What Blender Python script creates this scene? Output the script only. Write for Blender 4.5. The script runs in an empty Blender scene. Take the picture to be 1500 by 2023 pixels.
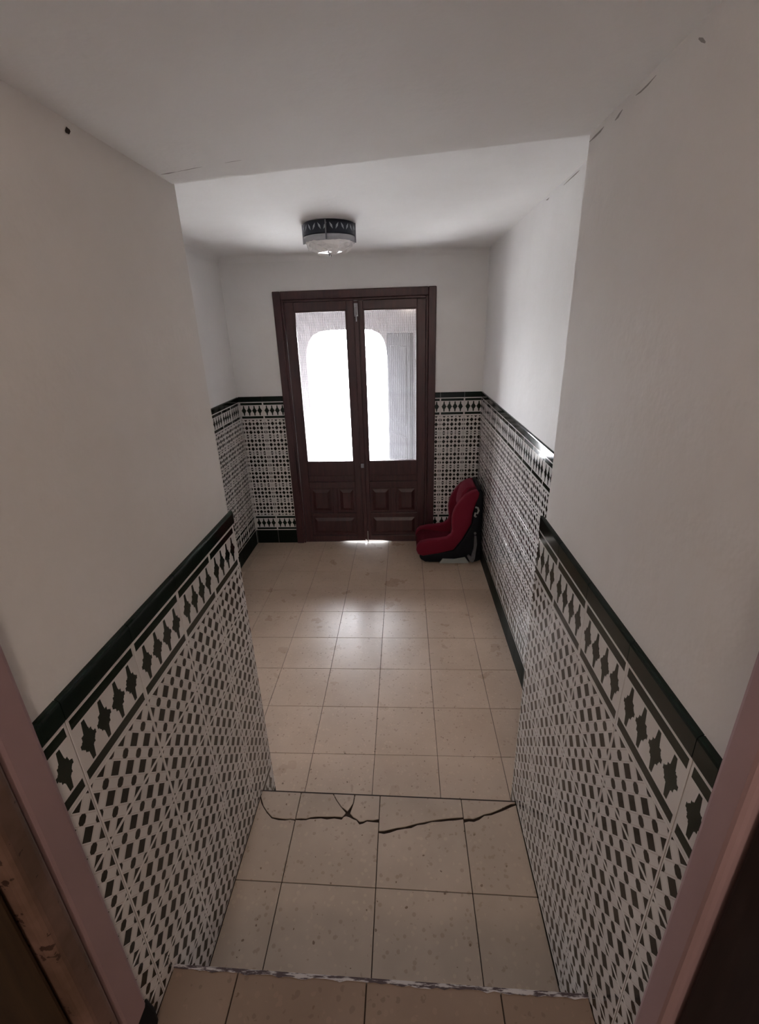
import bpy, bmesh, math, random
from mathutils import Matrix, Vector
random.seed(7)
scene = bpy.context.scene
COL = scene.collection

# ------------------------------------------------------------------ camera
F_PX = 920.68
YAW, PITCH, ROLL = 0.0586, -0.3815, -0.0314
CAM_Z = 1.9144
cy, sy, cp, sp, cr, sr = (math.cos(YAW), math.sin(YAW), math.cos(PITCH), math.sin(PITCH), math.cos(ROLL), math.sin(ROLL))
ex = Vector((cy, sy, 0)); ey = Vector((-sy, cy, 0)); ez = Vector((0, 0, 1))
eu = -sp * ey + cp * ez; fw = cp * ey + sp * ez
RV = cr * ex + sr * eu; UV_ = -sr * ex + cr * eu
cam_data = bpy.data.cameras.new('camera')
cam_data.sensor_fit = 'HORIZONTAL'; cam_data.sensor_width = 36.0
cam_data.lens = 36.0 * F_PX / 1500.0
cam_data.clip_start = 0.01; cam_data.clip_end = 200
cam = bpy.data.objects.new('camera', cam_data); COL.objects.link(cam)
m = Matrix.Identity(4)
for i in range(3):
    m[i][0], m[i][1], m[i][2] = RV[i], UV_[i], -fw[i]
m[2][3] = CAM_Z
cam.matrix_world = m
scene.camera = cam

# ------------------------------------------------------------------ sky and exposure
world = bpy.data.worlds.new('world'); scene.world = world
world.use_nodes = True
wn = world.node_tree
wn.nodes['Background'].inputs['Color'].default_value = (0.93, 0.96, 1.0, 1)
wn.nodes['Background'].inputs['Strength'].default_value = 30.0
portal = bpy.data.lights.new('doorway_portal', 'AREA')
portal.shape = 'RECTANGLE'; portal.size = 0.95; portal.size_y = 2.0
portal.cycles.is_portal = True
po = bpy.data.objects.new('doorway_portal', portal); COL.objects.link(po)
po.location = (-0.592, 5.34, 0.95); po.rotation_euler = (math.radians(-90), 0, 0)

vs = scene.view_settings
vs.view_transform = 'Standard'; vs.look = 'None'; vs.gamma = 1.0
vs.use_curve_mapping = False
vs.exposure = 1.42
scene.cycles.max_bounces = 10
scene.cycles.diffuse_bounces = 6
scene.cycles.transparent_max_bounces = 16
scene.cycles.sample_clamp_indirect = 20.0

# ------------------------------------------------------------------ dimensions (metres; vestibule floor is z = 0)
D = 3.997                     # door wall
XL, XR = -1.418, 0.648        # vestibule side walls (tile faces)
PL, PR = -0.5535, 0.3942      # passage side walls (tile faces)
Z1, Z2 = 0.2795, 0.5269       # landing, upper floor
JL, JR = 1.345, 1.240         # where the passage walls end (plaster)
JLT, JRT = 1.362, 1.268       # where their tiles end
YFL, YFR = 0.500, 0.447       # where the pink door frame meets the tiles
HC = 2.430                    # vestibule ceiling
Z_SK, Z_B1, Z_B2, Z_B3, Z_CAP = 0.135, 0.285, 1.185, 1.335, 1.378
LX, LY, S1 = -0.1024, 0.9126, -0.0213
UX, S2 = -0.0973, -0.0215
def y1(x): return 1.2227 + S1 * (x - LX)       # front edge of the landing
def y2(x): return 0.5895 + S2 * (x - UX)       # front edge of the upper floor

# ------------------------------------------------------------------ node helpers
class S:
    """a socket with arithmetic"""
    def __init__(s, nt, sock): s.nt, s.k = nt, sock
    def op(s, o, *others):
        n = s.nt.nodes.new('ShaderNodeMath'); n.operation = o
        for i, v in enumerate((s,) + others):
            if isinstance(v, S): s.nt.links.new(v.k, n.inputs[i])
            else: n.inputs[i].default_value = v
        return S(s.nt, n.outputs[0])
    def __add__(s, o): return s.op('ADD', o)
    def __sub__(s, o): return s.op('SUBTRACT', o)
    def __mul__(s, o): return s.op('MULTIPLY', o)
    def __lt__(s, o): return s.op('LESS_THAN', o)
    def __gt__(s, o): return s.op('GREATER_THAN', o)
    def abs(s): return s.op('ABSOLUTE')
    def mod(s, o): return s.op('FLOORED_MODULO', o)
    def max(s, o): return s.op('MAXIMUM', o)
    def min(s, o): return s.op('MINIMUM', o)

def new_mat(name, rough=0.5, spec=0.5, color=None, metal=0.0):
    mt = bpy.data.materials.new(name); mt.use_nodes = True
    nt = mt.node_tree; b = nt.nodes['Principled BSDF']
    b.inputs['Roughness'].default_value = rough
    b.inputs['Specular IOR Level'].default_value = spec
    b.inputs['Metallic'].default_value = metal
    if color: b.inputs['Base Color'].default_value = (*color, 1)
    return mt, nt, b
def pos(nt): return nt.nodes.new('ShaderNodeNewGeometry').outputs['Position']
def noise(nt, vec, scale, detail=3, rough=0.55, dist=0.0):
    n = nt.nodes.new('ShaderNodeTexNoise'); n.inputs['Scale'].default_value = scale
    n.inputs['Detail'].default_value = detail; n.inputs['Roughness'].default_value = rough
    n.inputs['Distortion'].default_value = dist
    nt.links.new(vec, n.inputs['Vector']); return S(nt, n.outputs['Fac'])
def voronoi(nt, vec, scale, rand=1.0):
    n = nt.nodes.new('ShaderNodeTexVoronoi'); n.inputs['Scale'].default_value = scale
    n.inputs['Randomness'].default_value = rand
    nt.links.new(vec, n.inputs['Vector']); return n
def ramp(nt, fac, stops):
    n = nt.nodes.new('ShaderNodeValToRGB'); e = n.color_ramp.elements
    while len(e) < len(stops): e.new(0.5)
    for el, (p, c) in zip(e, stops): el.position = p; el.color = (*c, 1)
    nt.links.new(fac.k if isinstance(fac, S) else fac, n.inputs[0]); return n.outputs[0]
def mix(nt, fac, a, b, blend='MIX'):
    n = nt.nodes.new('ShaderNodeMix'); n.data_type = 'RGBA'; n.blend_type = blend
    for sock, v in ((n.inputs[0], fac), (n.inputs[6], a), (n.inputs[7], b)):
        if isinstance(v, S): nt.links.new(v.k, sock)
        elif isinstance(v, (int, float)): sock.default_value = v
        elif isinstance(v, tuple): sock.default_value = (*v, 1)
        else: nt.links.new(v, sock)
    return n.outputs[2]
def bump(nt, b, h, strength=0.2, dist=0.01):
    n = nt.nodes.new('ShaderNodeBump'); n.inputs['Strength'].default_value = strength
    n.inputs['Distance'].default_value = dist
    nt.links.new(h.k, n.inputs['Height']); nt.links.new(n.outputs[0], b.inputs['Normal'])
def obj_random(nt): return S(nt, nt.nodes.new('ShaderNodeObjectInfo').outputs['Random'])
def uv(nt):
    n = nt.nodes.new('ShaderNodeSeparateXYZ')
    nt.links.new(nt.nodes.new('ShaderNodeTexCoord').outputs['UV'], n.inputs[0])
    return S(nt, n.outputs[0]), S(nt, n.outputs[1])

M = {}
def plaster(name, base, stain, rough=0.75):
    mt, nt, b = new_mat(name, rough, 0.25)
    p = pos(nt)
    c = ramp(nt, noise(nt, p, 1.6, 4, 0.6), [(0.3, stain), (0.62, base)])
    c = mix(nt, noise(nt, p, 9, 3) * 0.10, c, (stain[0] * .8, stain[1] * .78, stain[2] * .74))
    nt.links.new(c, b.inputs['Base Color'])
    bump(nt, b, noise(nt, p, 5, 5, 0.6) + noise(nt, p, 60, 2) * 0.08, 0.25, 0.02)
    M[name] = mt
plaster('plaster_white', (0.84, 0.83, 0.82), (0.80, 0.785, 0.77))
plaster('plaster_passage', (0.80, 0.77, 0.745), (0.73, 0.695, 0.66))
plaster('plaster_ceiling', (0.80, 0.785, 0.765), (0.76, 0.74, 0.715))
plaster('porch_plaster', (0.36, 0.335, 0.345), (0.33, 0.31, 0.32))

def floor_mat(name, base, dark, rough, spec, speck_amt):
    mt, nt, b = new_mat(name, rough, spec)
    p = pos(nt)
    c = ramp(nt, noise(nt, p, 3.5, 4, 0.6), [(0.3, dark), (0.7, base)])
    # marble chips: pale and brown flecks
    v1 = voronoi(nt, p, 55); f1 = S(nt, v1.outputs['Distance']) < 0.33
    n1 = noise(nt, p, 30, 2)
    c = mix(nt, f1 * (n1 > 0.55) * 0.35, c, (base[0] * 1.15, base[1] * 1.13, base[2] * 1.1))
    c = mix(nt, f1 * (n1 < 0.43) * 0.45, c, (dark[0] * .66, dark[1] * .6, dark[2] * .52))
    wob = nt.nodes.new('ShaderNodeVectorMath'); wob.operation = 'ADD'
    nz = nt.nodes.new('ShaderNodeTexNoise'); nz.inputs['Scale'].default_value = 60
    nt.links.new(p, nz.inputs['Vector'])
    sc_ = nt.nodes.new('ShaderNodeVectorMath'); sc_.operation = 'SCALE'; sc_.inputs[3].default_value = 0.012
    nt.links.new(nz.outputs['Color'], sc_.inputs[0]); nt.links.new(p, wob.inputs[0]); nt.links.new(sc_.outputs[0], wob.inputs[1])
    v2 = voronoi(nt, wob.outputs[0], 16)
    rnd = nt.nodes.new('ShaderNodeSeparateColor'); nt.links.new(v2.outputs['Color'], rnd.inputs[0])
    size = S(nt, rnd.outputs[0]) * 0.12 - 0.045
    speck = S(nt, v2.outputs['Distance']) < size
    c = mix(nt, speck * speck_amt, c, (0.16, 0.10, 0.06))
    v3 = voronoi(nt, wob.outputs[0], 34)
    rnd3 = nt.nodes.new('ShaderNodeSeparateColor'); nt.links.new(v3.outputs['Color'], rnd3.inputs[0])
    c = mix(nt, (S(nt, v3.outputs['Distance']) < (S(nt, rnd3.outputs[0]) * 0.22 - 0.085)) * speck_amt, c, (0.15, 0.095, 0.06))
    r = obj_random(nt)
    c = mix(nt, r * 0.22, c, (dark[0] * .82, dark[1] * .78, dark[2] * .74))
    nt.links.new(c, b.inputs['Base Color'])
    rr = noise(nt, p, 6, 3) * 0.18 + (rough - 0.09)
    nt.links.new(rr.k, b.inputs['Roughness'])
    M[name] = mt
floor_mat('floor_beige', (0.585, 0.45, 0.345), (0.48, 0.36, 0.27), 0.30, 0.5, 0.85)
floor_mat('floor_landing', (0.48, 0.385, 0.305), (0.38, 0.30, 0.235), 0.45, 0.4, 0.9)
floor_mat('floor_upper', (0.27, 0.195, 0.145), (0.215, 0.15, 0.11), 0.5, 0.35, 0.9)
def flat(name, color, rough=0.6, spec=0.4, metal=0.0, var=0.15, scale=20):
    mt, nt, b = new_mat(name, rough, spec, None, metal)
    p = pos(nt)
    c = mix(nt, noise(nt, p, scale, 3), tuple(v * (1 - var) for v in color), tuple(min(1, v * (1 + var)) for v in color))
    nt.links.new(c, b.inputs['Base Color']); M[name] = mt; return mt, nt, b
flat('floor_grout', (0.06, 0.038, 0.025), 0.9)
flat('crack_dirt', (0.030, 0.018, 0.012), 0.95)
flat('wall_grout', (0.50, 0.47, 0.44), 0.8)
flat('concrete', (0.45, 0.42, 0.39), 0.9)
flat('dark_brown', (0.035, 0.022, 0.016), 0.9)
flat('crack_shadow', (0.33, 0.30, 0.28), 0.9)
flat('pavement', (0.40, 0.39, 0.37), 0.9)

WHITE_T = (0.66, 0.625, 0.60); DARK_T = (0.018, 0.013, 0.009); GREEN_T = (0.006, 0.017, 0.010)
def glazed(name):
    mt, nt, b = new_mat(name, 0.10, 0.25)
    return mt, nt, b
# body tile: big squares and small octagons on a lattice turned by 45 degrees, 6 x 4 steps on a 20 x 15 cm tile
mt, nt, b = glazed('tile_lattice')
u, v = uv(nt)
p = pos(nt)
a_, b_ = u * 6.0, v * 4.0
A = (a_ + b_).mod(2.0); B = (a_ - b_).mod(2.0)
dA = (A - 1.0).abs(); dB = (B - 1.0).abs()
big = dA.max(dB) < 0.50
eA = (dA - 1.0).abs(); eB = (dB - 1.0).abs()
small = (eA.max(eB) < 0.37) * ((eA + eB) < 0.56)
line = ((dA - 0.62).abs().min((dB - 0.62).abs()) < 0.035)
inner = (u > 0.016) * (u < 0.984) * (v > 0.022) * (v < 0.978)
c = mix(nt, line * inner * 0.30, WHITE_T, (0.26, 0.17, 0.13))
c = mix(nt, big.max(small) * inner, c, mix(nt, noise(nt, p, 14, 2), DARK_T, (0.010, 0.012, 0.008)))
nt.links.new(c, b.inputs['Base Color']); M['tile_lattice'] = mt
# border tile: two green bands and four stepped stars
mt, nt, b = glazed('tile_border')
u, v = uv(nt)
p = pos(nt)
x = ((u - 0.037) * (1 / 0.2315)).mod(1.0) - 0.5
nz = (noise(nt, p, 220, 1) - 0.5) * 0.35
ax, ay = x.abs(), (v - 0.5).abs() * (1 / 0.57)
star = (ax * (1 / 0.44) + ay * (1 / 0.36) + nz) < 1.0
star = star.max((ax < (ay * -0.22 + 0.20)) * (ay < 0.5)).max((ax < 0.28) * (ay < 0.20)).max((ax < 0.44) * (ay < 0.055))
star = star * (ay < 0.5) * (u > 0.037) * (u < 0.963)
band = ((v - 0.884).abs() < 0.066).max((v - 0.116).abs() < 0.066) * (u > 0.026) * (u < 0.974)
c = mix(nt, star.max(band), WHITE_T, mix(nt, noise(nt, p, 12, 2), GREEN_T, (0.014, 0.017, 0.011)))
nt.links.new(c, b.inputs['Base Color']); M['tile_border'] = mt
mt, nt, b = glazed('tile_green'); p = pos(nt)
nt.links.new(mix(nt, noise(nt, p, 18, 3), (0.005, 0.010, 0.007), (0.008, 0.016, 0.011)), b.inputs['Base Color'])
M['tile_green'] = mt
flat('tile_skirting', (0.010, 0.014, 0.009), 0.5, 0.08)

def wood(name, light, dark, rough, spec=0.5):
    mt, nt, b = new_mat(name, rough, spec)
    mp = nt.nodes.new('ShaderNodeMapping'); mp.inputs['Scale'].default_value = (14, 14, 1.2)
    nt.links.new(pos(nt), mp.inputs['Vector'])
    n = noise(nt, mp.outputs[0], 3.0, 5, 0.6, 0.6)
    nt.links.new(ramp(nt, n, [(0.3, dark), (0.7, light)]), b.inputs['Base Color'])
    bump(nt, b, n, 0.08, 0.005); M[name] = mt
wood('wood_maroon', (0.075, 0.026, 0.026), (0.040, 0.014, 0.016), 0.34)
wood('wood_dark', (0.030, 0.016, 0.014), (0.016, 0.009, 0.008), 0.55, 0.2)
wood('wood_brown', (0.085, 0.050, 0.026), (0.05, 0.03, 0.016), 0.6, 0.2)
# pink paint, worn to brown wood in patches
mt, nt, b = new_mat('paint_pink', 0.5, 0.3); p = pos(nt)
n1 = noise(nt, p, 2.2, 4)
c = ramp(nt, n1, [(0.35, (0.31, 0.20, 0.205)), (0.7, (0.39, 0.255, 0.26))])
nt.links.new(c, b.inputs['Base Color']); M['paint_pink'] = mt
mt, nt, b = new_mat('paint_worn', 0.55, 0.3); p = pos(nt)
c = ramp(nt, noise(nt, p, 7, 4, 0.6), [(0.35, (0.11, 0.062, 0.042)), (0.6, (0.20, 0.115, 0.09))])
c = mix(nt, noise(nt, p, 40, 3) > 0.66, c, (0.05, 0.025, 0.018))
nt.links.new(c, b.inputs['Base Color']); M['paint_worn'] = mt
# chipped white paint on the step edge
mt, nt, b = new_mat('paint_chipped', 0.7, 0.3)
mp = nt.nodes.new('ShaderNodeMapping'); mp.inputs['Scale'].default_value = (26, 160, 160)
nt.links.new(pos(nt), mp.inputs['Vector'])
c = ramp(nt, noise(nt, mp.outputs[0], 1.0, 3, 0.7), [(0.45, (0.07, 0.05, 0.055)), (0.54, (0.46, 0.43, 0.43))])
nt.links.new(c, b.inputs['Base Color']); M['paint_chipped'] = mt
# reeded glass: lets part of the light straight through and scatters the rest
mt = bpy.data.materials.new('glass_reeded'); mt.use_nodes = True; nt = mt.node_tree
nt.nodes.remove(nt.nodes['Principled BSDF']); out = nt.nodes['Material Output']
sep = nt.nodes.new('ShaderNodeSeparateXYZ'); nt.links.new(pos(nt), sep.inputs[0])
px_, pz_ = S(nt, sep.outputs[0]), S(nt, sep.outputs[2])
rib = (px_ * 400.0).op('SINE') * 0.5 + 0.5
rung = (pz_ * 330.0).op('SINE') * 0.5 + 0.5
fac = rib * 0.03 + rung * 0.01 + 0.010
tr = nt.nodes.new('ShaderNodeBsdfTransparent'); 
tint = (rib.op('POWER', 2.0)) * 0.30 + rung * 0.06
nt.links.new(mix(nt, tint, (0.97, 0.97, 0.98), (0.30, 0.29, 0.33)), tr.inputs[0])
tl = nt.nodes.new('ShaderNodeBsdfTranslucent'); tl.inputs[0].default_value = (0.92, 0.91, 0.93, 1)
gl = nt.nodes.new('ShaderNodeBsdfGlossy'); gl.inputs['Roughness'].default_value = 0.08
m1 = nt.nodes.new('ShaderNodeMixShader'); m2 = nt.nodes.new('ShaderNodeMixShader')
nt.links.new(fac.k, m1.inputs[0]); nt.links.new(tr.outputs[0], m1.inputs[1]); nt.links.new(tl.outputs[0], m1.inputs[2])
m2.inputs[0].default_value = 0.06
nt.links.new(m1.outputs[0], m2.inputs[1]); nt.links.new(gl.outputs[0], m2.inputs[2]); nt.links.new(m2.outputs[0], out.inputs[0])
M['glass_reeded'] = mt
# car seat, lamp, fittings
mt, nt, b = flat('fabric_red', (0.17, 0.012, 0.026), 0.9, 0.15, var=0.12, scale=9)
b.inputs['Sheen Weight'].default_value = 0.3; b.inputs['Sheen Roughness'].default_value = 0.5
b.inputs['Sheen Tint'].default_value = (0.8, 0.25, 0.35, 1)
flat('fabric_dark_red', (0.10, 0.009, 0.018), 0.9, 0.15)
flat('plastic_black', (0.006, 0.007, 0.010), 0.55, 0.2)
flat('plastic_grey', (0.36, 0.38, 0.36), 0.55)
flat('webbing_grey', (0.15, 0.15, 0.16), 0.4, 0.5, 0.0, 0.5, 90)
flat('steel', (0.52, 0.52, 0.56), 0.25, 0.5, 0.9)
flat('gunmetal', (0.022, 0.026, 0.040), 0.35, 0.5, 0.3)
flat('chrome_dark', (0.25, 0.25, 0.28), 0.15, 0.5, 0.9)
flat('pearl', (0.42, 0.44, 0.48), 0.3)
mt, nt, b = flat('crystal', (0.93, 0.91, 0.90), 0.08, 0.8, 0.0, 0.05, 60)
b.inputs['IOR'].default_value = 1.5
flat('frosted_glass', (0.40, 0.40, 0.43), 0.2, 0.6)
flat('metal_grey_door', (0.011, 0.010, 0.013), 0.8, 0.02)
flat('rubber_black', (0.008, 0.007, 0.007), 0.8, 0.2)

# ------------------------------------------------------------------ object helpers
def link(o, parent=None):
    COL.objects.link(o)
    if parent is not None: o.parent = parent
    return o
def tag(o, label=None, cat=None, kind=None, group=None):
    for k, v_ in (('label', label), ('category', cat), ('kind', kind), ('group', group)):
        if v_: o[k] = v_
    return o
def obj(name, bm, mat, parent=None, smooth=False, bevel=0, seg=2):
    me = bpy.data.meshes.new(name)
    bmesh.ops.recalc_face_normals(bm, faces=bm.faces[:])
    bm.to_mesh(me); bm.free()
    if smooth:
        for f in me.polygons: f.use_smooth = True
    if mat: me.materials.append(M[mat])
    o = link(bpy.data.objects.new(name, me), parent)
    if bevel:
        bv = o.modifiers.new('bevel', 'BEVEL'); bv.width = bevel; bv.segments = seg
        bv.limit_method = 'ANGLE'; bv.angle_limit = math.radians(35)
    return o
def bx(bm, x0, x1, y0, y1_, z0, z1):
    vs_ = [bm.verts.new((x, y, z)) for z in (z0, z1) for y in (y0, y1_) for x in (x0, x1)]
    for f in ((0, 2, 3, 1), (4, 5, 7, 6), (0, 1, 5, 4), (2, 6, 7, 3), (0, 4, 6, 2), (1, 3, 7, 5)):
        bm.faces.new([vs_[i] for i in f])
    return bm
def box(name, ext, mat, parent=None, **k): return obj(name, bx(bmesh.new(), *ext), mat, parent, **k)
def boxes(name, exts, mat, parent=None, **k):
    bm = bmesh.new()
    for e in exts: bx(bm, *e)
    return obj(name, bm, mat, parent, **k)
def prism(bm, pts, z0, z1, axis='z'):
    """polygon in two coordinates extruded along the third"""
    def P3(a, b2, c): return {'z': (a, b2, c), 'y': (a, c, b2), 'x': (c, a, b2)}[axis]
    lo = [bm.verts.new(P3(a, b2, z0)) for a, b2 in pts]; hi = [bm.verts.new(P3(a, b2, z1)) for a, b2 in pts]
    bm.faces.new(lo[::-1]); bm.faces.new(hi)
    for i in range(len(pts)):
        j = (i + 1) % len(pts); bm.faces.new((lo[i], lo[j], hi[j], hi[i]))
    return bm
def lathe(bm, prof, n=32, c=(0, 0), cap=True):
    rings = [[bm.verts.new((c[0] + r * math.cos(2 * math.pi * k / n), c[1] + r * math.sin(2 * math.pi * k / n), z)) for k in range(n)] for r, z in prof]
    for a, b2 in zip(rings, rings[1:]):
        for k in range(n): bm.faces.new((a[k], a[(k + 1) % n], b2[(k + 1) % n], b2[k]))
    if cap: bm.faces.new(rings[0][::-1]); bm.faces.new(rings[-1])
    return bm
def tube(bm, pts, r, n=8):
    pts = [Vector(p_) for p_ in pts]; rings = []
    for i, p_ in enumerate(pts):
        t = (pts[min(i + 1, len(pts) - 1)] - pts[max(i - 1, 0)]).normalized()
        s_ = t.cross(Vector((0, 1, 0)) if abs(t.y) < 0.9 else Vector((1, 0, 0))).normalized(); w_ = t.cross(s_)
        rings.append([bm.verts.new(p_ + r * (math.cos(2 * math.pi * k / n) * s_ + math.sin(2 * math.pi * k / n) * w_)) for k in range(n)])
    for a, b2 in zip(rings, rings[1:]):
        for k in range(n): bm.faces.new((a[k], a[(k + 1) % n], b2[(k + 1) % n], b2[k]))
    bm.faces.new(rings[0][::-1]); bm.faces.new(rings[-1]); return bm

# ---- tiles: local x along the wall, local y up, local z out of the wall, face at z = 0
TILE_CACHE = {}
def tile_mesh(name, w, h, mat, uvr, th=0.006, ch=0.0004):
    key = (name, round(w, 4), round(h, 4), mat, tuple(round(q, 3) for q in uvr))
    if key in TILE_CACHE: return TILE_CACHE[key]
    me = bpy.data.meshes.new(name)
    v0 = [(0, 0, -th), (w, 0, -th), (w, h, -th), (0, h, -th)]
    v1_ = [(0, 0, -ch), (w, 0, -ch), (w, h, -ch), (0, h, -ch)]
    v2_ = [(ch, ch, 0), (w - ch, ch, 0), (w - ch, h - ch, 0), (ch, h - ch, 0)]
    fs = [(8, 9, 10, 11)]
    for i in range(4):
        j = (i + 1) % 4; fs += [(i, j, 4 + j, 4 + i), (4 + i, 4 + j, 8 + j, 8 + i)]
    fs.append((3, 2, 1, 0))
    me.from_pydata(v0 + v1_ + v2_, [], fs)
    ul = me.uv_layers.new(name='UVMap')
    for lp in me.loops:
        co = me.vertices[lp.vertex_index].co
        ul.data[lp.index].uv = (uvr[0] + (uvr[1] - uvr[0]) * co.x / w, uvr[2] + (uvr[3] - uvr[2]) * co.y / h)
    me.materials.append(M[mat]); TILE_CACHE[key] = me; return me
def cap_mesh(name, w, h, mat):
    """rounded capping tile: quarter-round top standing proud of the wall"""
    key = (name, round(w, 4), round(h, 4))
    if key in TILE_CACHE: return TILE_CACHE[key]
    prof = [(0.0, -0.006), (0.0, 0.0020), (h * .03, 0.0026), (h * .80, 0.0030), (h * .90, 0.0020), (h * .97, -0.0010), (h, -0.006)]
    n = len(prof); g = 0.0008
    me = bpy.data.meshes.new(name)
    me.from_pydata(([(g, y, z) for y, z in prof] + [(w - g, y, z) for y, z in prof]) * 2, [],
                   [(i, n + i, n + i + 1, i + 1) for i in range(n - 1)] + [tuple(range(2 * n, 3 * n)), tuple(range(4 * n - 1, 3 * n - 1, -1))])
    for f in me.polygons: f.use_smooth = False
    me.materials.append(M[mat]); TILE_CACHE[key] = me; return me
def place(name, me, parent, o, du, nrm):
    dv = Vector((0, 0, 1))
    mw = Matrix.Identity(4)
    for i in range(3): mw[i][0], mw[i][1], mw[i][2], mw[i][3] = du[i], dv[i], nrm[i], o[i]
    t = link(bpy.data.objects.new(name, me), parent); t.matrix_basis = mw; return t
def spans(a, b_, joint, pitch):
    """cut [a, b_] at joint + k * pitch; gives (start, end, first full-tile fraction, last)"""
    out_ = []; k = math.floor((a - joint) / pitch)
    while joint + k * pitch < b_ - 1e-6:
        s0, s1_ = joint + k * pitch, joint + (k + 1) * pitch
        lo, hi = max(a, s0), min(b_, s1_)
        if hi - lo > 0.008: out_.append((lo, hi, (lo - s0) / pitch, (hi - s0) / pitch))
        k += 1
    return out_
GAP = 0.0009
def dado(parent, s0, s1_, joint, mk, du, nrm, dz=0.0, steps=()):
    """tiles along [s0, s1_] of a wall; mk(s, z) gives the world point; steps: (from, floor height) in order of s"""
    rows = [('border_tile', Z_B2, Z_B3, 'tile_border')]
    rows += [('tile', Z_B1 + .15 * k, Z_B1 + .15 * (k + 1), 'tile_lattice') for k in range(6)]
    rows += [('border_tile', Z_SK, Z_B1, 'tile_border'), ('skirting_tile', 0.0, Z_SK, 'tile_skirting')]
    steps = list(steps) or [(s0, 0.0)]
    flip = (mk(1, 0) - mk(0, 0)).dot(du) < 0
    for lo, hi, f0, f1 in spans(s0, s1_, joint, 0.2):
        secs = []
        for k, (sa, zfl) in enumerate(steps):
            sb = steps[k + 1][0] if k + 1 < len(steps) else s1_
            a, b2 = max(lo, sa), min(hi, sb)
            if b2 - a > .004: secs.append((a, b2, zfl))
        for nm, z0, z1, mat in rows:
            z0 += dz; z1 += dz
            use = [(lo, hi, 0.0)] if all(q[2] <= z0 + .001 for q in secs) else secs
            for a, b2, zfl in use:
                bot = max(z0, zfl)
                if z1 - bot < 0.012: continue
                g0, g1 = f0 + (a - lo) / .2, f0 + (b2 - lo) / .2
                u0, u1 = (1 - g1, 1 - g0) if flip else (g0, g1)
                me = tile_mesh(nm, b2 - a - 2 * GAP, z1 - bot - 2 * GAP, mat, (u0, u1, (bot - z0) / (z1 - z0), 1.0))
                place(nm, me, parent, mk(b2 if flip else a, bot + GAP) + du * GAP, du, nrm)
        me = cap_mesh('cap_tile', hi - lo, Z_CAP - Z_B3, 'tile_green')
        place('cap_tile', me, parent, mk(hi if flip else lo, Z_B3 + dz), du, nrm)

X, Y, Z = Vector((1, 0, 0)), Vector((0, 1, 0)), Vector((0, 0, 1))

# ------------------------------------------------------------------ floors
def floor_tile(parent, poly, mat, top, th=0.012, name='tile'):
    """a floor tile given by its outline (convex or not), 1 mm smaller than its cell"""
    cx_ = sum(p_[0] for p_ in poly) / len(poly); cy_ = sum(p_[1] for p_ in poly) / len(poly)
    bm = bmesh.new(); prism(bm, poly, -th, 0)
    bmesh.ops.translate(bm, verts=bm.verts[:], vec=(-cx_, -cy_, 0))
    o = obj(name, bm, mat, parent, bevel=0.0008, seg=1); o.location = (cx_, cy_, top); return o
SQ = None
def cell(x0, x1, y0, y1_, g=0.001): return [(x0 + g, y0 + g), (x1 - g, y0 + g), (x1 - g, y1_ - g), (x0 + g, y1_ - g)]

floor = boxes('floor', [(XL - .1, XR + .1, 1.0, D + .25, -.12, -.003)], 'floor_grout')
tag(floor, 'beige speckled tile floor of the entry vestibule', 'floor', 'structure')
GX, GY = -0.1559, 1.6388
for j in range(-2, 9):
    ya, yb = max(GY + .3 * j, 1.18), min(GY + .3 * (j + 1), D + .02)
    if yb - ya < .02: continue
    for i in range(-5, 3):
        xa, xb = max(GX + .3 * i, XL), min(GX + .3 * (i + 1), XR)
        if xb - xa < .02: continue
        jt = random.uniform(-.0008, .0008)
        t = floor_tile(floor, cell(xa, xb, ya, yb, 0.0011), 'floor_beige', 0.0 + jt * .3)
        t.rotation_euler = (random.uniform(-.0005, .0005), random.uniform(-.0005, .0005), random.uniform(-.002, .002))

# landing: one low step, with the broken front row
bm = bmesh.new()
prism(bm, [(PL - .02, .5), (PR + .02, .5), (PR + .02, y1(PR) - .012), (PL - .02, y1(PL) - .012)], -.01, Z1 - .004)
landing = obj('floor_landing', bm, 'crack_dirt')
tag(landing, 'landing step of worn beige tiles with a cracked front edge', 'step', 'structure')
def lcol(i): return LX + .3 * i
def rowline(x, y0): return y0 + S1 * (x - LX)
LXs = [PL, lcol(-1), lcol(0), lcol(1), PR]
for k in range(4):
    xa, xb = LXs[k], LXs[k + 1]; g = .0013
    poly = [(xa + g, .52), (xb - g, .52), (xb - g, rowline(xb, LY) - g), (xa + g, rowline(xa, LY) - g)]
    floor_tile(landing, poly, 'floor_landing', Z1)
C1 = [(-.5535, 1.204), (-.532, 1.168), (-.489, 1.126), (-.438, 1.121), (-.4024, 1.122)]
C2 = [(-.4024, 1.125), (-.364, 1.125), (-.334, 1.132), (-.289, 1.134), (-.236, 1.133), (-.222, 1.145), (-.195, 1.134), (-.171, 1.119), (-.145, 1.127), (-.1024, 1.129)]
C3 = [(-.1024, 1.088), (-.062, 1.095), (-.011, 1.105), (.033, 1.119), (.085, 1.130), (.145, 1.139), (.1976, 1.144)]
C4 = [(.1976, 1.137), (.233, 1.139), (.273, 1.158), (.320, 1.172), (.361, 1.191), (.3942, 1.203)]
def jag(line, amp=.0022):
    out_ = [line[0]]
    for (xa, ya), (xb, yb) in zip(line, line[1:]):
        out_ += [((xa + xb) / 2 + random.uniform(-amp, amp) * .5, (ya + yb) / 2 + random.uniform(-amp, amp)), (xb, yb)]
    return out_
def off(line, d): return [(x_, y_ + d * random.uniform(.45, 1.25)) for x_, y_ in line]
CW = .0085     # half width of the crack
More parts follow.
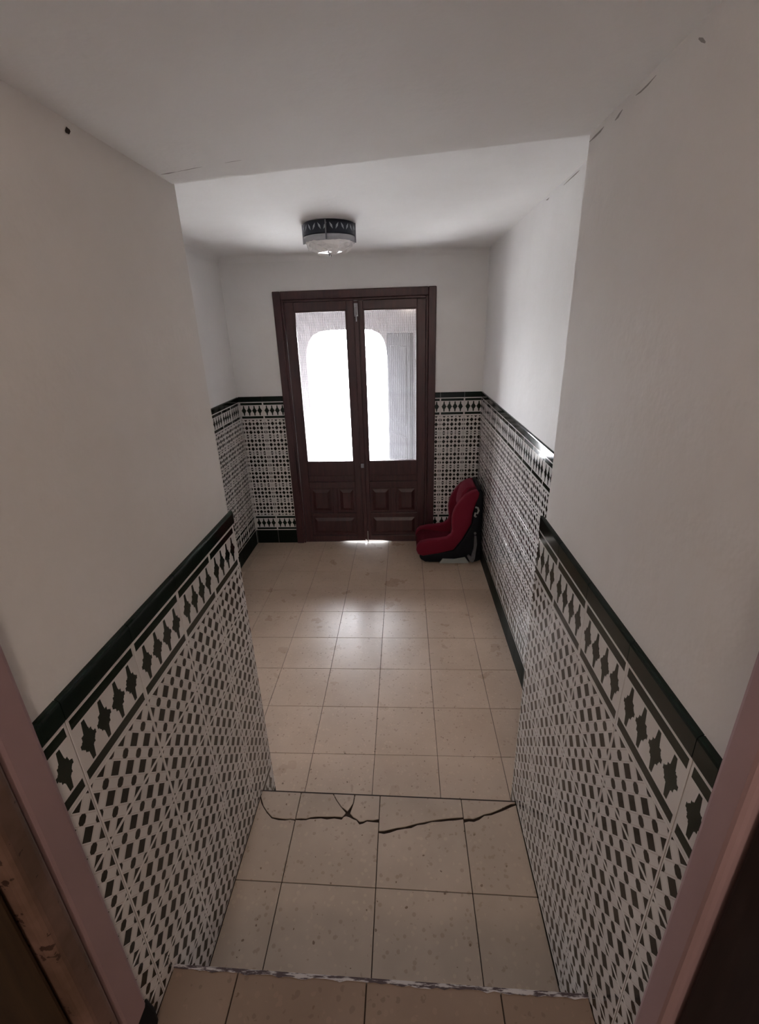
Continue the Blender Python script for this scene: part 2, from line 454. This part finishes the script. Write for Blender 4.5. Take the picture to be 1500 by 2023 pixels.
for k, ln in enumerate((C1, C2, C3, C4)):
    ln = jag(ln); xa, xb = LXs[k], LXs[k + 1]; g = .0013
    clip = lambda q: [(min(max(x_, xa + g), xb - g), y_) for x_, y_ in q]
    lo = clip(off(ln, -CW * (1.0 if k != 0 else .6))); hi = clip(off(ln, CW * .35))
    floor_tile(landing, [(xa + g, rowline(xa, LY) + g), (xb - g, rowline(xb, LY) + g)] + lo[::-1], 'floor_landing', Z1, name='broken_tile')
    ya_, yb_ = y1(xa) - .004, y1(xb) - .004
    if k == 1:
        def sub(f): return [q for q in hi if f(q[0])]
        B1 = [(-.223, 1.152), (-.245, 1.175), (-.264, 1.199), (-.279, y1(-.279) - .004)]
        B2 = [(-.213, 1.155), (-.200, 1.189), (-.198, y1(-.198) - .004)]
        d = .0016
        floor_tile(landing, sub(lambda q: q < -.2255) + [(x_ - d, y_) for x_, y_ in B1] + [(xa + g, ya_)], 'floor_landing', Z1 - .001, name='broken_tile')
        floor_tile(landing, [(-.218, 1.158)] + [(x_ - d, y_) for x_, y_ in B2[1:]] + [(x_ + d, y_) for x_, y_ in B1[::-1][:-1]], 'floor_landing', Z1 - .0005, name='broken_tile')
        floor_tile(landing, [(-.208, 1.150)] + sub(lambda q: q > -.205) + [(xb - g, yb_)] + [(x_ + d, y_) for x_, y_ in B2[::-1][:-1]], 'floor_landing', Z1 - .0005, name='broken_tile')
    else:
        floor_tile(landing, hi + [(xb - g, yb_), (xa + g, ya_)], 'floor_landing', Z1 - .0006, name='broken_tile')
bm = bmesh.new()   # dark strip along the front edge of the landing tiles
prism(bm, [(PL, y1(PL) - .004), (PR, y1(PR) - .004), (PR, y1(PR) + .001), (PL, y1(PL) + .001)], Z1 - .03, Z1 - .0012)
obj('step_edge', bm, 'dark_brown', landing)
bm = bmesh.new()
prism(bm, [(PL, y1(PL) - .014), (PR, y1(PR) - .014), (PR, y1(PR) - .002), (PL, y1(PL) - .002)], 0, Z1 - .03)
obj('riser', bm, 'concrete', landing)

# upper floor, where the camera stands
bm = bmesh.new()
prism(bm, [(-1.5, -2.4), (1.5, -2.4), (1.5, .40), (PR + .02, .40), (PR + .02, y2(PR) - .012), (PL - .02, y2(PL) - .012), (PL - .02, .40), (-1.5, .40)], 0, Z2 - .004)
upper = obj('floor_upper', bm, 'crack_dirt')
tag(upper, 'dark brown worn tile floor above the top step', 'floor', 'structure')
for i in range(-5, 6):
    for j in range(9):
        xa, xb = max(UX + .3 * i, -1.5), min(UX + .3 * (i + 1), 1.5)
        if j == 0: xa, xb = max(xa, PL), min(xb, PR)
        if xb - xa < .02: continue
        f0, f1 = -.3 * (j + 1), -.3 * j
        g = .0014
        e = .006 if j == 0 else g
        poly = [(xa + g, y2(xa) + f0 + g), (xb - g, y2(xb) + f0 + g), (xb - g, y2(xb) + f1 - e), (xa + g, y2(xa) + f1 - e)]
        floor_tile(upper, poly, 'floor_upper', Z2)
bm = bmesh.new()
n = 60; rag = random.Random(3)
back = [(PL + (PR - PL) * k / n, y2(PL + (PR - PL) * k / n) - .007 - rag.choice((0, 0, .002, .004, .001))) for k in range(n + 1)]
front = [(PR, y2(PR)), (PL, y2(PL))]
prism(bm, back + front, Z2 - .03, Z2 + .0004)
obj('step_nosing', bm, 'paint_chipped', upper)['label'] = 'chipped white paint along the edge of the top step'
bm = bmesh.new()
prism(bm, [(PL, y2(PL) - .014), (PR, y2(PR) - .014), (PR, y2(PR) - .004), (PL, y2(PL) - .004)], Z1 - .002, Z2 - .03)
obj('riser', bm, 'concrete', upper)

# ------------------------------------------------------------------ walls
DL, DR, DT = -1.0264, 0.2615, 2.1806          # door frame outside
bed = 0.006
wb = boxes('wall_back', [(XL - .25, DL + .02, D + bed, D + .2, 0, HC + .2), (DR - .02, XR + .25, D + bed, D + .2, 0, HC + .2), (DL + .02, DR - .02, D + bed, D + .2, DT - .02, HC + .2)], 'plaster_white')
tag(wb, 'white plastered end wall around the glazed front door, tiled below', 'wall', 'structure')
wl = boxes('wall_left', [(XL - .2, XL - bed, 1.0, D + .006, 0, HC + .2)], 'plaster_white')
tag(wl, 'white plastered left wall of the vestibule with patterned tile dado', 'wall', 'structure')
wr = boxes('wall_right', [(XR + bed, XR + .2, 1.0, D + .006, 0, HC + .2)], 'plaster_white')
tag(wr, 'white plastered right wall of the vestibule with patterned tile dado', 'wall', 'structure')
def bedding(parent, ext): box('grout_bed', ext, 'wall_grout', parent)
e = .0022
bedding(wb, (XL, DL + .01, D + e, D + bed + .001, 0, Z_B3)); bedding(wb, (DR - .01, XR, D + e, D + bed + .001, 0, Z_B3))
bedding(wl, (XL - bed - .001, XL - e, JLT, D, 0, Z_B3)); bedding(wr, (XR + e, XR + bed + .001, JRT, D, 0, Z_B3))
dado(wb, XL, DL + .004, -1.209, lambda s, z: Vector((s, D, z)), X, -Y)
dado(wb, DR - .004, XR, .307, lambda s, z: Vector((s, D, z)), X, -Y)
dado(wl, JL + .02, D, 0.19, lambda s, z: Vector((XL, s, z)), Y, X)
dado(wr, JR + .02, D, 0.12, lambda s, z: Vector((XR, s, z)), -Y, -X)
# passage walls: thick, so that they also close the vestibule off towards the camera
def zf(y): return Z2 if y < .595 else (Z1 if y < 1.23 else 0.0)
pl = boxes('wall_passage_left', [(XL - .2, PL - bed, YFL - .03, JL, 0, HC + .2)], 'plaster_passage', bevel=.004)
tag(pl, 'left passage wall, grey-beige plaster over a green and white tile dado', 'wall', 'structure')
prr = boxes('wall_passage_right', [(PR + bed, XR + .2, YFR - .03, JR, 0, HC + .2)], 'plaster_passage', bevel=.004)
tag(prr, 'right passage wall, grey-white plaster over a green and white tile dado', 'wall', 'structure')
bedding(pl, (PL - bed - .001, PL - e, YFL, JLT - .001, 0, Z_B3)); bedding(prr, (PR + e, PR + bed + .001, YFR, JRT - .001, 0, Z_B3 + .012))
box('tile_edge', (PL - .03, PL - .0065, JL - .001, JLT - .002, 0, Z_CAP - .008), 'wall_grout', pl)
box('tile_edge', (PR + .0065, PR + .03, JR - .001, JRT - .002, 0, Z_CAP + .004), 'wall_grout', prr)
dado(pl, YFL - .005, JLT, .549, lambda s, z: Vector((PL, s, z)), Y, X, steps=((0, Z2), (.590, Z1), (1.232, 0)))
dado(prr, YFR - .005, JRT, .489, lambda s, z: Vector((PR, s, z)), -Y, -X, dz=.012, steps=((0, Z2), (.580, Z1), (1.2125, 0)))

# ------------------------------------------------------------------ ceilings
cv = bx(bmesh.new(), XL - .2, XR + .2, 1.0, D + .2, HC, HC + .12)
ceil_v = obj('ceiling', cv, 'plaster_white')
tag(ceil_v, 'bright white vestibule ceiling carrying the round lamp', 'ceiling', 'structure')
# soft rounded joint between the ceiling and the walls
def cove(name, pts_fn, n=6):
    bm = bmesh.new(); A_ = []; B_ = []
    for k in range(n + 1):
        a = math.pi / 2 * k / n; p0, p1 = pts_fn(1 - math.cos(a), 1 - math.sin(a)); A_.append(bm.verts.new(p0)); B_.append(bm.verts.new(p1))
    for k in range(n): bm.faces.new((A_[k], A_[k + 1], B_[k + 1], B_[k]))
    return obj(name, bm, 'plaster_white', ceil_v, smooth=True)
r = .05
cove('cove', lambda a, b2: ((XL - .01, D + .007 - r + r * (1 - a), HC - r * b2 - .0), (XR + .01, D + .007 - r + r * (1 - a), HC - r * b2)))
cove('cove', lambda a, b2: ((XL - .007 + r - r * (1 - a), 1.3, HC - r * b2), (XL - .007 + r - r * (1 - a), D + .01, HC - r * b2)))
zl, zr = 2.2484, 2.2760
sl = (zr - zl) / (PR - PL)
def zc(x_): return zl + sl * (x_ - PL)
bm = bmesh.new()
A0, A1 = -0.3, None
ring = [(-1.0, .40), (.9, .40), (.9, 1.335 - .0949 * (.9 - PL)), (-1.0, 1.335 + .0949 * .4465)]
lo = [bm.verts.new((x_, y_, zc(x_))) for x_, y_ in ring]; hi = [bm.verts.new((x_, y_, HC + .15)) for x_, y_ in ring]
bm.faces.new(lo[::-1]); bm.faces.new(hi)
for i in range(4): bm.faces.new((lo[i], lo[(i + 1) % 4], hi[(i + 1) % 4], hi[i]))
ceil_p = obj('ceiling_passage', bm, 'plaster_ceiling', bevel=.006)
tag(ceil_p, 'lower grey plaster ceiling of the near passage', 'ceiling', 'structure')

# hairline cracks and flaked spots where the ceiling meets the walls
def crack(parent, pts, w, nrm, mat='crack_shadow', name='plaster_crack'):
    bm = bmesh.new(); top, bot = [], []
    nrm = Vector(nrm); pts = [Vector(p_) for p_ in pts]
    for i, p_ in enumerate(pts):
        t = (pts[min(i + 1, len(pts) - 1)] - pts[max(i - 1, 0)]).normalized(); s_ = nrm.cross(t).normalized()
        ww = w * (0.25 if i in (0, len(pts) - 1) else random.uniform(.6, 1.2))
        top.append(bm.verts.new(p_ + s_ * ww + nrm * .0012)); bot.append(bm.verts.new(p_ - s_ * ww + nrm * .0012))
    for i in range(len(pts) - 1): bm.faces.new((top[i], top[i + 1], bot[i + 1], bot[i]))
    return obj(name, bm, mat, parent)
def cz_(x_, y_): return (x_, y_, zc(x_) - .0003)
crack(ceil_p, [cz_(-.548, 1.248), cz_(-.530, 1.245), cz_(-.510, 1.240)], .0035, (0, 0, -1))
crack(ceil_p, [cz_(-.510, 1.240), cz_(-.48, 1.232), cz_(-.46, 1.226), cz_(-.44, 1.221)], .0016, (0, 0, -1))
crack(ceil_p, [cz_(-.385, 1.209), cz_(-.365, 1.205), cz_(-.345, 1.201)], .002, (0, 0, -1))
xw = PR + bed
for pts, w in (([(1.232, 2.262), (1.20, 2.262), (1.17, 2.262), (1.155, 2.264)], .0022), ([(1.10, 2.256), (1.085, 2.258), (1.07, 2.262)], .0035),
               ([(1.02, 2.264), (1.0, 2.262), (.975, 2.262), (.95, 2.264)], .0017), ([(.835, 2.258), (.825, 2.252), (.815, 2.245)], .0035)):
    crack(prr, [(xw, y_, z_) for y_, z_ in pts], w, (-1, 0, 0))
crack(pl, [(PL - bed, .945, 2.234), (PL - bed, .938, 2.232), (PL - bed, .930, 2.228)], .005, (1, 0, 0), 'dark_brown', 'dark_spot')
crack(wr, [(XR + bed, 2.09, 2.420), (XR + bed, 2.12, 2.419), (XR + bed, 2.2, 2.418), (XR + bed, 2.27, 2.416)], .003, (-1, 0, 0))
crack(wr, [(XR + bed, 2.47, 2.416), (XR + bed, 2.49, 2.414), (XR + bed, 2.52, 2.417)], .004, (-1, 0, 0))

# ------------------------------------------------------------------ front door
door = bpy.data.objects.new('door_1', None); link(door); door.location = (-.375, D, 0)
tag(door, 'dark maroon wooden double door with two tall reeded glass panes', 'door', 'structure')
def at_door(o): o.location = -door.location; return o
yf = D - .016
FWd = .062
for nm, e_ in (('frame_jamb', (DL, DL + FWd, yf, D + .10, 0, DT)), ('frame_jamb', (DR - FWd, DR, yf, D + .10, 0, DT)), ('frame_head', (DL + FWd, DR - FWd, yf, D + .10, DT - .062, DT))):
    at_door(box(nm, e_, 'wood_maroon', door, bevel=.006))
for nm, e_ in (('frame_stop', (DL + FWd, DL + FWd + .018, yf + .012, D + .06, 0, DT - .062)), ('frame_stop', (DR - FWd - .018, DR - FWd, yf + .012, D + .06, 0, DT - .062)), ('frame_stop', (DL + FWd + .018, DR - FWd - .018, yf + .012, D + .06, DT - .08, DT - .062))):
    at_door(box(nm, e_, 'wood_maroon', door, bevel=.004))
XC = -.372
yl0, yl1 = D + .012, D + .052
GL = ((-.8716, -.4498), (-.3177, .1126)); GT, GB = 2.0329, .7866
for k, (xa, xb) in enumerate(((DL + FWd + .019, XC - .0025), (XC + .0025, DR - FWd - .019))):
    g0, g1 = GL[k]; zb, zt = .016 + .004 * k, DT - .081
    bm = bmesh.new()
    bx(bm, xa, g0, yl0, yl1, zb, zt); bx(bm, g1, xb, yl0, yl1, zb, zt)
    bx(bm, g0, g1, yl0, yl1, GT, zt); bx(bm, g0, g1, yl0, yl1, .66, GB)
    bx(bm, g0, g1, yl0, yl1, .265, .285 + .01); bx(bm, g0, g1, yl0, yl1, zb, .065)
    bx(bm, g0, g1, yl0, yl1, .545, .60)
    mx = (g0 + g1) / 2 + (.02 if k == 0 else .0)
    bx(bm, mx - .022, mx + .022, yl0, yl1, .295, .545)
    leaf = at_door(obj('door_leaf', bm, 'wood_maroon', door, bevel=.003))
    xo = xa if k == 0 else xb; xi = xb if k == 0 else xa
    obj('bottom_strip', prism(bmesh.new(), [(xo, zb + .01), (xi, zb + .01), (xi, zb - .004), (xi + (xo - xi) * .28, zb - .006), (xi + (xo - xi) * .45, .0015), (xo, .0012)], yl0 + .004, yl1 - .004, 'y'), 'wood_maroon', leaf)
    def lpart(nm, e_, mat='wood_maroon', **kk): return box(nm, e_, mat, leaf, **kk)
    pane = lpart('glass_pane', (g0 - .008, g1 + .008, yl0 + .020, yl0 + .0205, GB - .008, GT + .008), 'glass_reeded')
    for nm, e_ in (('glazing_bead', (g0 - .001, g0 + .010, yl0 - .003, yl0 + .018, GB, GT)), ('glazing_bead', (g1 - .010, g1 + .001, yl0 - .003, yl0 + .018, GB, GT)),
                   ('glazing_bead', (g0 + .010, g1 - .010, yl0 - .003, yl0 + .018, GB, GB + .010)), ('glazing_bead', (g0 + .010, g1 - .010, yl0 - .003, yl0 + .018, GT - .010, GT))):
        lpart(nm, e_, bevel=.002)
    # lower panels, raised fields in recesses
    for (pa, pb, qa, qb) in ((g0, mx - .022, .295, .545), (mx + .022, g1, .295, .545), (g0, g1, .065, .265), (g0, g1, .60, .66)):
        pn = lpart('panel', (pa, pb, yl0 + .016, yl1 - .006, qa, qb))
        if qb - qa > .1:
            bm = bmesh.new()
            i0, i1 = .022, .05
            o_ = [bm.verts.new(q) for q in ((pa + i0, yl0 + .016, qa + i0), (pb - i0, yl0 + .016, qa + i0), (pb - i0, yl0 + .016, qb - i0), (pa + i0, yl0 + .016, qb - i0))]
            n_ = [bm.verts.new(q) for q in ((pa + i1, yl0 + .004, qa + i1), (pb - i1, yl0 + .004, qa + i1), (pb - i1, yl0 + .004, qb - i1), (pa + i1, yl0 + .004, qb - i1))]
            bm.faces.new(n_)
            for i in range(4): bm.faces.new((o_[i], o_[(i + 1) % 4], n_[(i + 1) % 4], n_[i]))
            obj('raised_field', bm, 'wood_maroon', leaf)
    if k == 1:
        # cover strip over the meeting edges, with its rounded edge
        at = lpart('astragal', (XC - .020, XC + .022, yl0 - .014, yl0 - .0005, .03, DT - .085), bevel=.005)
        # sliding bolt at the top
        bm = bmesh.new(); bx(bm, XC - .012, XC + .016, yl0 - .018, yl0 - .0135, 1.985, 2.075)
        lpart('bolt_plate', (XC - .014, XC + .018, yl0 - .0175, yl0 - .0135, 1.98, 2.08), 'chrome_dark', bevel=.001)
        bm.free()
        obj('bolt_loop', tube(bmesh.new(), [(XC - .007, yl0 - .02, 2.055), (XC + .011, yl0 - .02, 2.055), (XC + .011, yl0 - .02, 1.995), (XC - .007, yl0 - .02, 1.995), (XC - .007, yl0 - .02, 2.055)], .0025, 6), 'steel', leaf)
        obj('bolt_rod', tube(bmesh.new(), [(XC + .002, yl0 - .02, 1.99), (XC + .002, yl0 - .02, 1.945)], .005, 8), 'steel', leaf)
        obj('bolt_catch', tube(bmesh.new(), [(XC - .012, yl0 - .02, 2.098), (XC + .016, yl0 - .02, 2.098)], .003, 8), 'steel', leaf)
        # lock plate below the glass and bottom bolt
        lpart('lock_plate', (XC - .016, XC + .012, yl0 - .0175, yl0 - .0135, .735, .775), 'chrome_dark', bevel=.001)
        obj('bottom_bolt', tube(bmesh.new(), [(XC + .022, yl0 - .012, .004), (XC + .022, yl0 - .012, .12)], .006, 8), 'steel', leaf)

# ------------------------------------------------------------------ porch beyond the door, with the arched street opening
porch = []
fp = box('floor_porch', (-1.7, .7, D + .25, 5.45, -.12, -.004), 'pavement'); tag(fp, 'pale porch floor behind the glazed door', 'floor', 'structure')
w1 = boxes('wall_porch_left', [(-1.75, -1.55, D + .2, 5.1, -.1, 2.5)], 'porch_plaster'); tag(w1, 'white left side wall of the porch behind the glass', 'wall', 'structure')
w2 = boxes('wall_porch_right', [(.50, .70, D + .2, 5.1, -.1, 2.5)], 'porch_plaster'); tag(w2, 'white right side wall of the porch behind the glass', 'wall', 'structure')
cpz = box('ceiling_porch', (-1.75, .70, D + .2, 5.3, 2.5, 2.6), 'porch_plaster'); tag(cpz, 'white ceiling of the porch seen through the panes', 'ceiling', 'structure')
ARC = [(-1.016, -.1), (-1.016, 1.60), (-1.005, 1.70), (-.975, 1.78), (-.93, 1.835), (-.86, 1.868), (-.76, 1.88), (-.42, 1.88), (-.32, 1.868), (-.25, 1.835), (-.205, 1.78), (-.178, 1.70), (-.168, 1.60), (-.168, -.1)]
bm = bmesh.new()
outer = [(-1.75, -.1), (-1.75, 2.6), (.70, 2.6), (.70, -.1)]
pts = outer[:2] + outer[2:] + ARC[::-1]
pts = [(-1.75, -.1), (-1.75, 2.6), (.70, 2.6), (.70, -.1)] + ARC[::-1]
prism(bm, pts, 5.1, 5.32, 'y')
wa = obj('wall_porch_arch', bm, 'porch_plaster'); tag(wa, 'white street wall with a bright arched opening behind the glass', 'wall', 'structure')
sd = bpy.data.objects.new('street_door', None); link(sd); sd.location = (-.15, 5.08, 0); sd.rotation_euler = (0, 0, math.radians(-66))
tag(sd, 'grey street door leaf standing open behind the right pane', 'door leaf')
box('leaf_panel', (0, .56, -.02, .02, .02, 1.84), 'metal_grey_door', sd, bevel=.004)
for z0, z1 in ((.12, .85), (.98, 1.72)): box('leaf_field', (.08, .48, -.028, -.019, z0, z1), 'metal_grey_door', sd, bevel=.004)
gr = box('street_pavement', (-30, 30, 5.32, 60, -.2, -.1), 'pavement'); tag(gr, 'sunlit pavement of the street outside the arch', 'ground', 'structure')

# ------------------------------------------------------------------ near door frame and the open inner doors
def frame(name, side, x_in, y_a, y_b, y_c, label):
    """pink jamb y_b..y_a on the wall line, worn rebate y_c..y_b"""
    root = bpy.data.objects.new(name, None); link(root); root.location = (x_in, y_b, Z2)
    tag(root, label, 'door frame', 'structure')
    x0, x1 = sorted((x_in, x_in + side * .12))
    inv = -root.location
    j = box('jamb', (x0, x1, y_b, y_a, Z2, 2.3), 'paint_pink', root, bevel=.010, seg=3); j.location = inv
    x0, x1 = sorted((x_in - side * .004, x_in + side * .12))
    if y_c < y_b:
        s_ = box('rebate', (x0, x1, y_c, y_b, Z2, 2.3), 'paint_worn', root, bevel=.014, seg=4); s_.location = inv
    return root, inv
f1, inv1 = frame('trim_1', -1, PL + .004, YFL, .436, .386, 'pink painted left door frame, worn to brown wood at its near edge')
f2, inv2 = frame('trim_2', 1, PR - .004, YFR, .392, .392, 'pink painted right door frame beside the tiled passage wall')
bm = bmesh.new()
prism(bm, [(PL - .08, Z2), (PL + .012, Z2), (PL + .014, Z2 + .05), (PL + .002, Z2 + .095), (PL - .08, Z2 + .10)], .43, YFL + .006, 'y')
bb = obj('base_block', bm, 'rubber_black', f1, bevel=.01, seg=3); bb.location = inv1; bb['label'] = 'blackened foot of the frame'
def leaf(name, x0, x1, ya, yb, mat, label):
    root = bpy.data.objects.new(name, None); link(root); root.location = ((x0 + x1) / 2, yb, Z2); tag(root, label, 'door', 'structure')
    o = box('leaf_board', (x0, x1, ya, yb, Z2 + .01, 2.2), mat, root, bevel=.008, seg=3); o.location = -root.location
    return root
leaf('door_2', PL - .06, PL - .016, -.30, .383, 'wood_brown', 'brown wooden inner door leaf standing open at the lower left')
leaf('door_3', PR + .010, PR + .055, -.30, .389, 'wood_dark', 'very dark brown inner door leaf standing open at the lower right')

# hall behind the camera
hw = boxes('wall_hall', [(-1.7, -1.5, -2.5, .4, 0, 2.8), (1.5, 1.7, -2.5, .4, 0, 2.8), (-1.7, 1.7, -2.6, -2.4, 0, 2.8),
                         (-1.7, PL - .12, .38, .5, 0, 2.8), (PR + .12, 1.7, .33, .45, 0, 2.8), (PL - .13, PR + .13, .30, .42, 2.3, 2.8)], 'plaster_passage')
tag(hw, 'plain plaster walls of the hall behind the viewer', 'wall', 'structure')
hc = box('ceiling_hall', (-1.7, 1.7, -2.6, .5, 2.75, 2.85), 'plaster_ceiling'); tag(hc, 'plain ceiling of the hall behind the viewer', 'ceiling', 'structure')
# unseen warm fill light added for the passage, dressed as a hanging bulb
hl = bpy.data.objects.new('hall_fill', None); link(hl); hl.location = (.1, -1.25, 2.75)
tag(hl, 'added warm fill light on a cord in the hall, out of view', 'lamp')
obj('cord', tube(bmesh.new(), [(0, 0, 0), (0, 0, -.30)], .004, 6), 'rubber_black', hl)
obj('socket', lathe(bmesh.new(), [(.012, -.28), (.020, -.30), (.020, -.34), (.014, -.345)], 16), 'rubber_black', hl)
bl = bpy.data.lights.new('hall_fill_light', 'POINT'); bl.energy = 11.5; bl.color = (1.0, 0.84, 0.72); bl.shadow_soft_size = .14
bo = link(bpy.data.objects.new('hall_fill_light', bl), hl); bo.location = (0, 0, -.42)

# ------------------------------------------------------------------ ceiling lamp
LXc, LYc = -.397, 2.90
lamp = bpy.data.objects.new('ceiling_lamp', None); link(lamp); lamp.location = (LXc, LYc, HC)
tag(lamp, 'round flush ceiling lamp with dark metal drum and faceted crystal bowl', 'lamp')
drum = obj('drum', lathe(bmesh.new(), [(.130, 0), (.138, -.004), (.139, -.030), (.138, -.062), (.130, -.066)], 48), 'gunmetal', lamp, smooth=False)
obj('lower_ring', lathe(bmesh.new(), [(.131, -.064), (.139, -.066), (.141, -.072), (.139, -.090), (.130, -.094)], 48), 'frosted_glass', lamp, smooth=True)
for k in range(28):
    a = 2 * math.pi * k / 28
    bm = bmesh.new()
    tl_, tr_ = .0055, .018
    vs_ = [bm.verts.new(q) for q in ((0, 0, tr_), (tl_, 0, 0), (0, 0, -tr_), (-tl_, 0, 0), (0, .003, 0))]
    for i in range(4): bm.faces.new((vs_[i], vs_[(i + 1) % 4], vs_[4]))
    o = obj('ornament', bm, 'pearl', drum)
    o.location = (.1395 * math.cos(a), .1395 * math.sin(a), -.031); o.rotation_euler = (0, .5 * (-1) ** k, a - math.pi / 2)
for k in range(4):
    a = math.pi / 4 * (2 * k) + .02
    bm = bmesh.new(); bx(bm, -.004, .004, -.003, .004, -.094, -.002)
    o = obj('clip', bm, 'chrome_dark', lamp); o.location = (.142 * math.cos(a), .142 * math.sin(a), 0); o.rotation_euler = (0, 0, a)
bm = lathe(bmesh.new(), [(.136, -.086), (.134, -.100), (.124, -.114), (.106, -.127), (.080, -.138), (.050, -.145), (.016, -.148)], 24)
for v_ in bm.verts:
    if v_.co.z < -.095: v_.co *= 1 + random.uniform(-.06, .06)
bmesh.ops.triangulate(bm, faces=bm.faces[:])
obj('crystal_bowl', bm, 'crystal', lamp)
obj('finial', lathe(bmesh.new(), [(.010, -.144), (.011, -.150), (.006, -.156), (.002, -.158)], 12), 'chrome_dark', lamp, smooth=True)

# ------------------------------------------------------------------ child car seat in the right corner, facing the door side
seat = bpy.data.objects.new('child_car_seat', None); link(seat); seat.location = (.38, 3.75, 0)
tag(seat, 'dark red child car seat with black shell standing in the corner', 'car seat')
def sp_(o): o.location = -seat.location; return o
YN, YFa = 3.56, 3.93          # near and far side
wing = [(.540, .645), (.585, .658), (.604, .640), (.598, .60), (.579, .55), (.556, .465), (.548, .367), (.479, .23), (.407, .128), (.28, .095), (.151, .074), (.110, .086), (.095, .125), (.100, .165), (.130, .198), (.201, .216), (.282, .224), (.350, .236), (.386, .268), (.396, .303), (.388, .36), (.388, .42), (.396, .465), (.413, .51), (.445, .560), (.487, .612)]
for ya, yb in ((YN, YN + .062), (YFa - .062, YFa)):
    sp_(obj('side_wing', prism(bmesh.new(), wing, ya, yb, 'y'), 'fabric_red', seat, smooth=True, bevel=.02, seg=4))
cush = [(.095, .10), (.11, .165), (.15, .19), (.22, .185), (.33, .165), (.40, .17), (.44, .12), (.30, .085), (.13, .075)]
sp_(obj('seat_cushion', prism(bmesh.new(), cush, YN + .05, YFa - .05, 'y'), 'fabric_dark_red', seat, smooth=True, bevel=.02, seg=4))
backc = [(.40, .15), (.425, .30), (.455, .45), (.488, .58), (.52, .65), (.56, .665), (.60, .65), (.60, .58), (.55, .40), (.50, .20), (.46, .12)]
sp_(obj('back_cushion', prism(bmesh.new(), backc, YN + .05, YFa - .05, 'y'), 'fabric_dark_red', seat, smooth=True, bevel=.02, seg=4))
head = [(.445, .46), (.452, .54), (.472, .61), (.51, .66), (.56, .672), (.59, .655), (.56, .50), (.50, .45)]
sp_(obj('head_pad', prism(bmesh.new(), head, YN + .075, YFa - .075, 'y'), 'fabric_red', seat, smooth=True, bevel=.02, seg=4))
shell = [(.585, .655), (.612, .668), (.630, .64), (.636, .55), (.634, .30), (.640, .03), (.60, .012), (.285, .012), (.17, .014), (.13, .04), (.118, .075), (.20, .085), (.41, .12), (.485, .225), (.552, .36), (.566, .48), (.585, .58)]
sp_(obj('shell', prism(bmesh.new(), shell, YN + .006, YFa - .006, 'y'), 'plastic_black', seat, smooth=True, bevel=.012, seg=3))
sp_(box('base_foot', (.20, .60, YN + .03, YFa - .03, 0, .016), 'plastic_black', seat, bevel=.006))
sp_(obj('base_panel', prism(bmesh.new(), [(.318, .050), (.42, .046), (.506, .062), (.545, .006), (.289, .006)], YN - .004, YN + .012, 'y'), 'plastic_grey', seat, bevel=.002))
bm = bmesh.new(); prism(bm, [(.578, .265), (.592, .262), (.600, .19), (.588, .05), (.572, .015), (.545, .03), (.523, .075), (.536, .088), (.556, .07), (.575, .15)], YN - .014, YN + .01, 'y')
sp_(obj('webbing', bm, 'webbing_grey', seat, bevel=.001))
bm = bmesh.new(); tube(bm, [(.572, YN - .004, .520), (.592, YN - .008, .515), (.600, YN - .008, .49), (.590, YN - .008, .465), (.574, YN - .008, .470), (.570, YN - .008, .445), (.582, YN - .004, .435)], .008, 8)
sp_(obj('belt_guide', bm, 'plastic_grey', seat, smooth=True))
kn = sp_(obj('recline_knob', lathe(bmesh.new(), [(.010, 0), (.011, .008), (.006, .012)], 16), 'webbing_grey', seat))
kn.rotation_euler = (math.radians(90), 0, 0); kn.location = Vector((.582, YN + .004, .285)) - seat.location
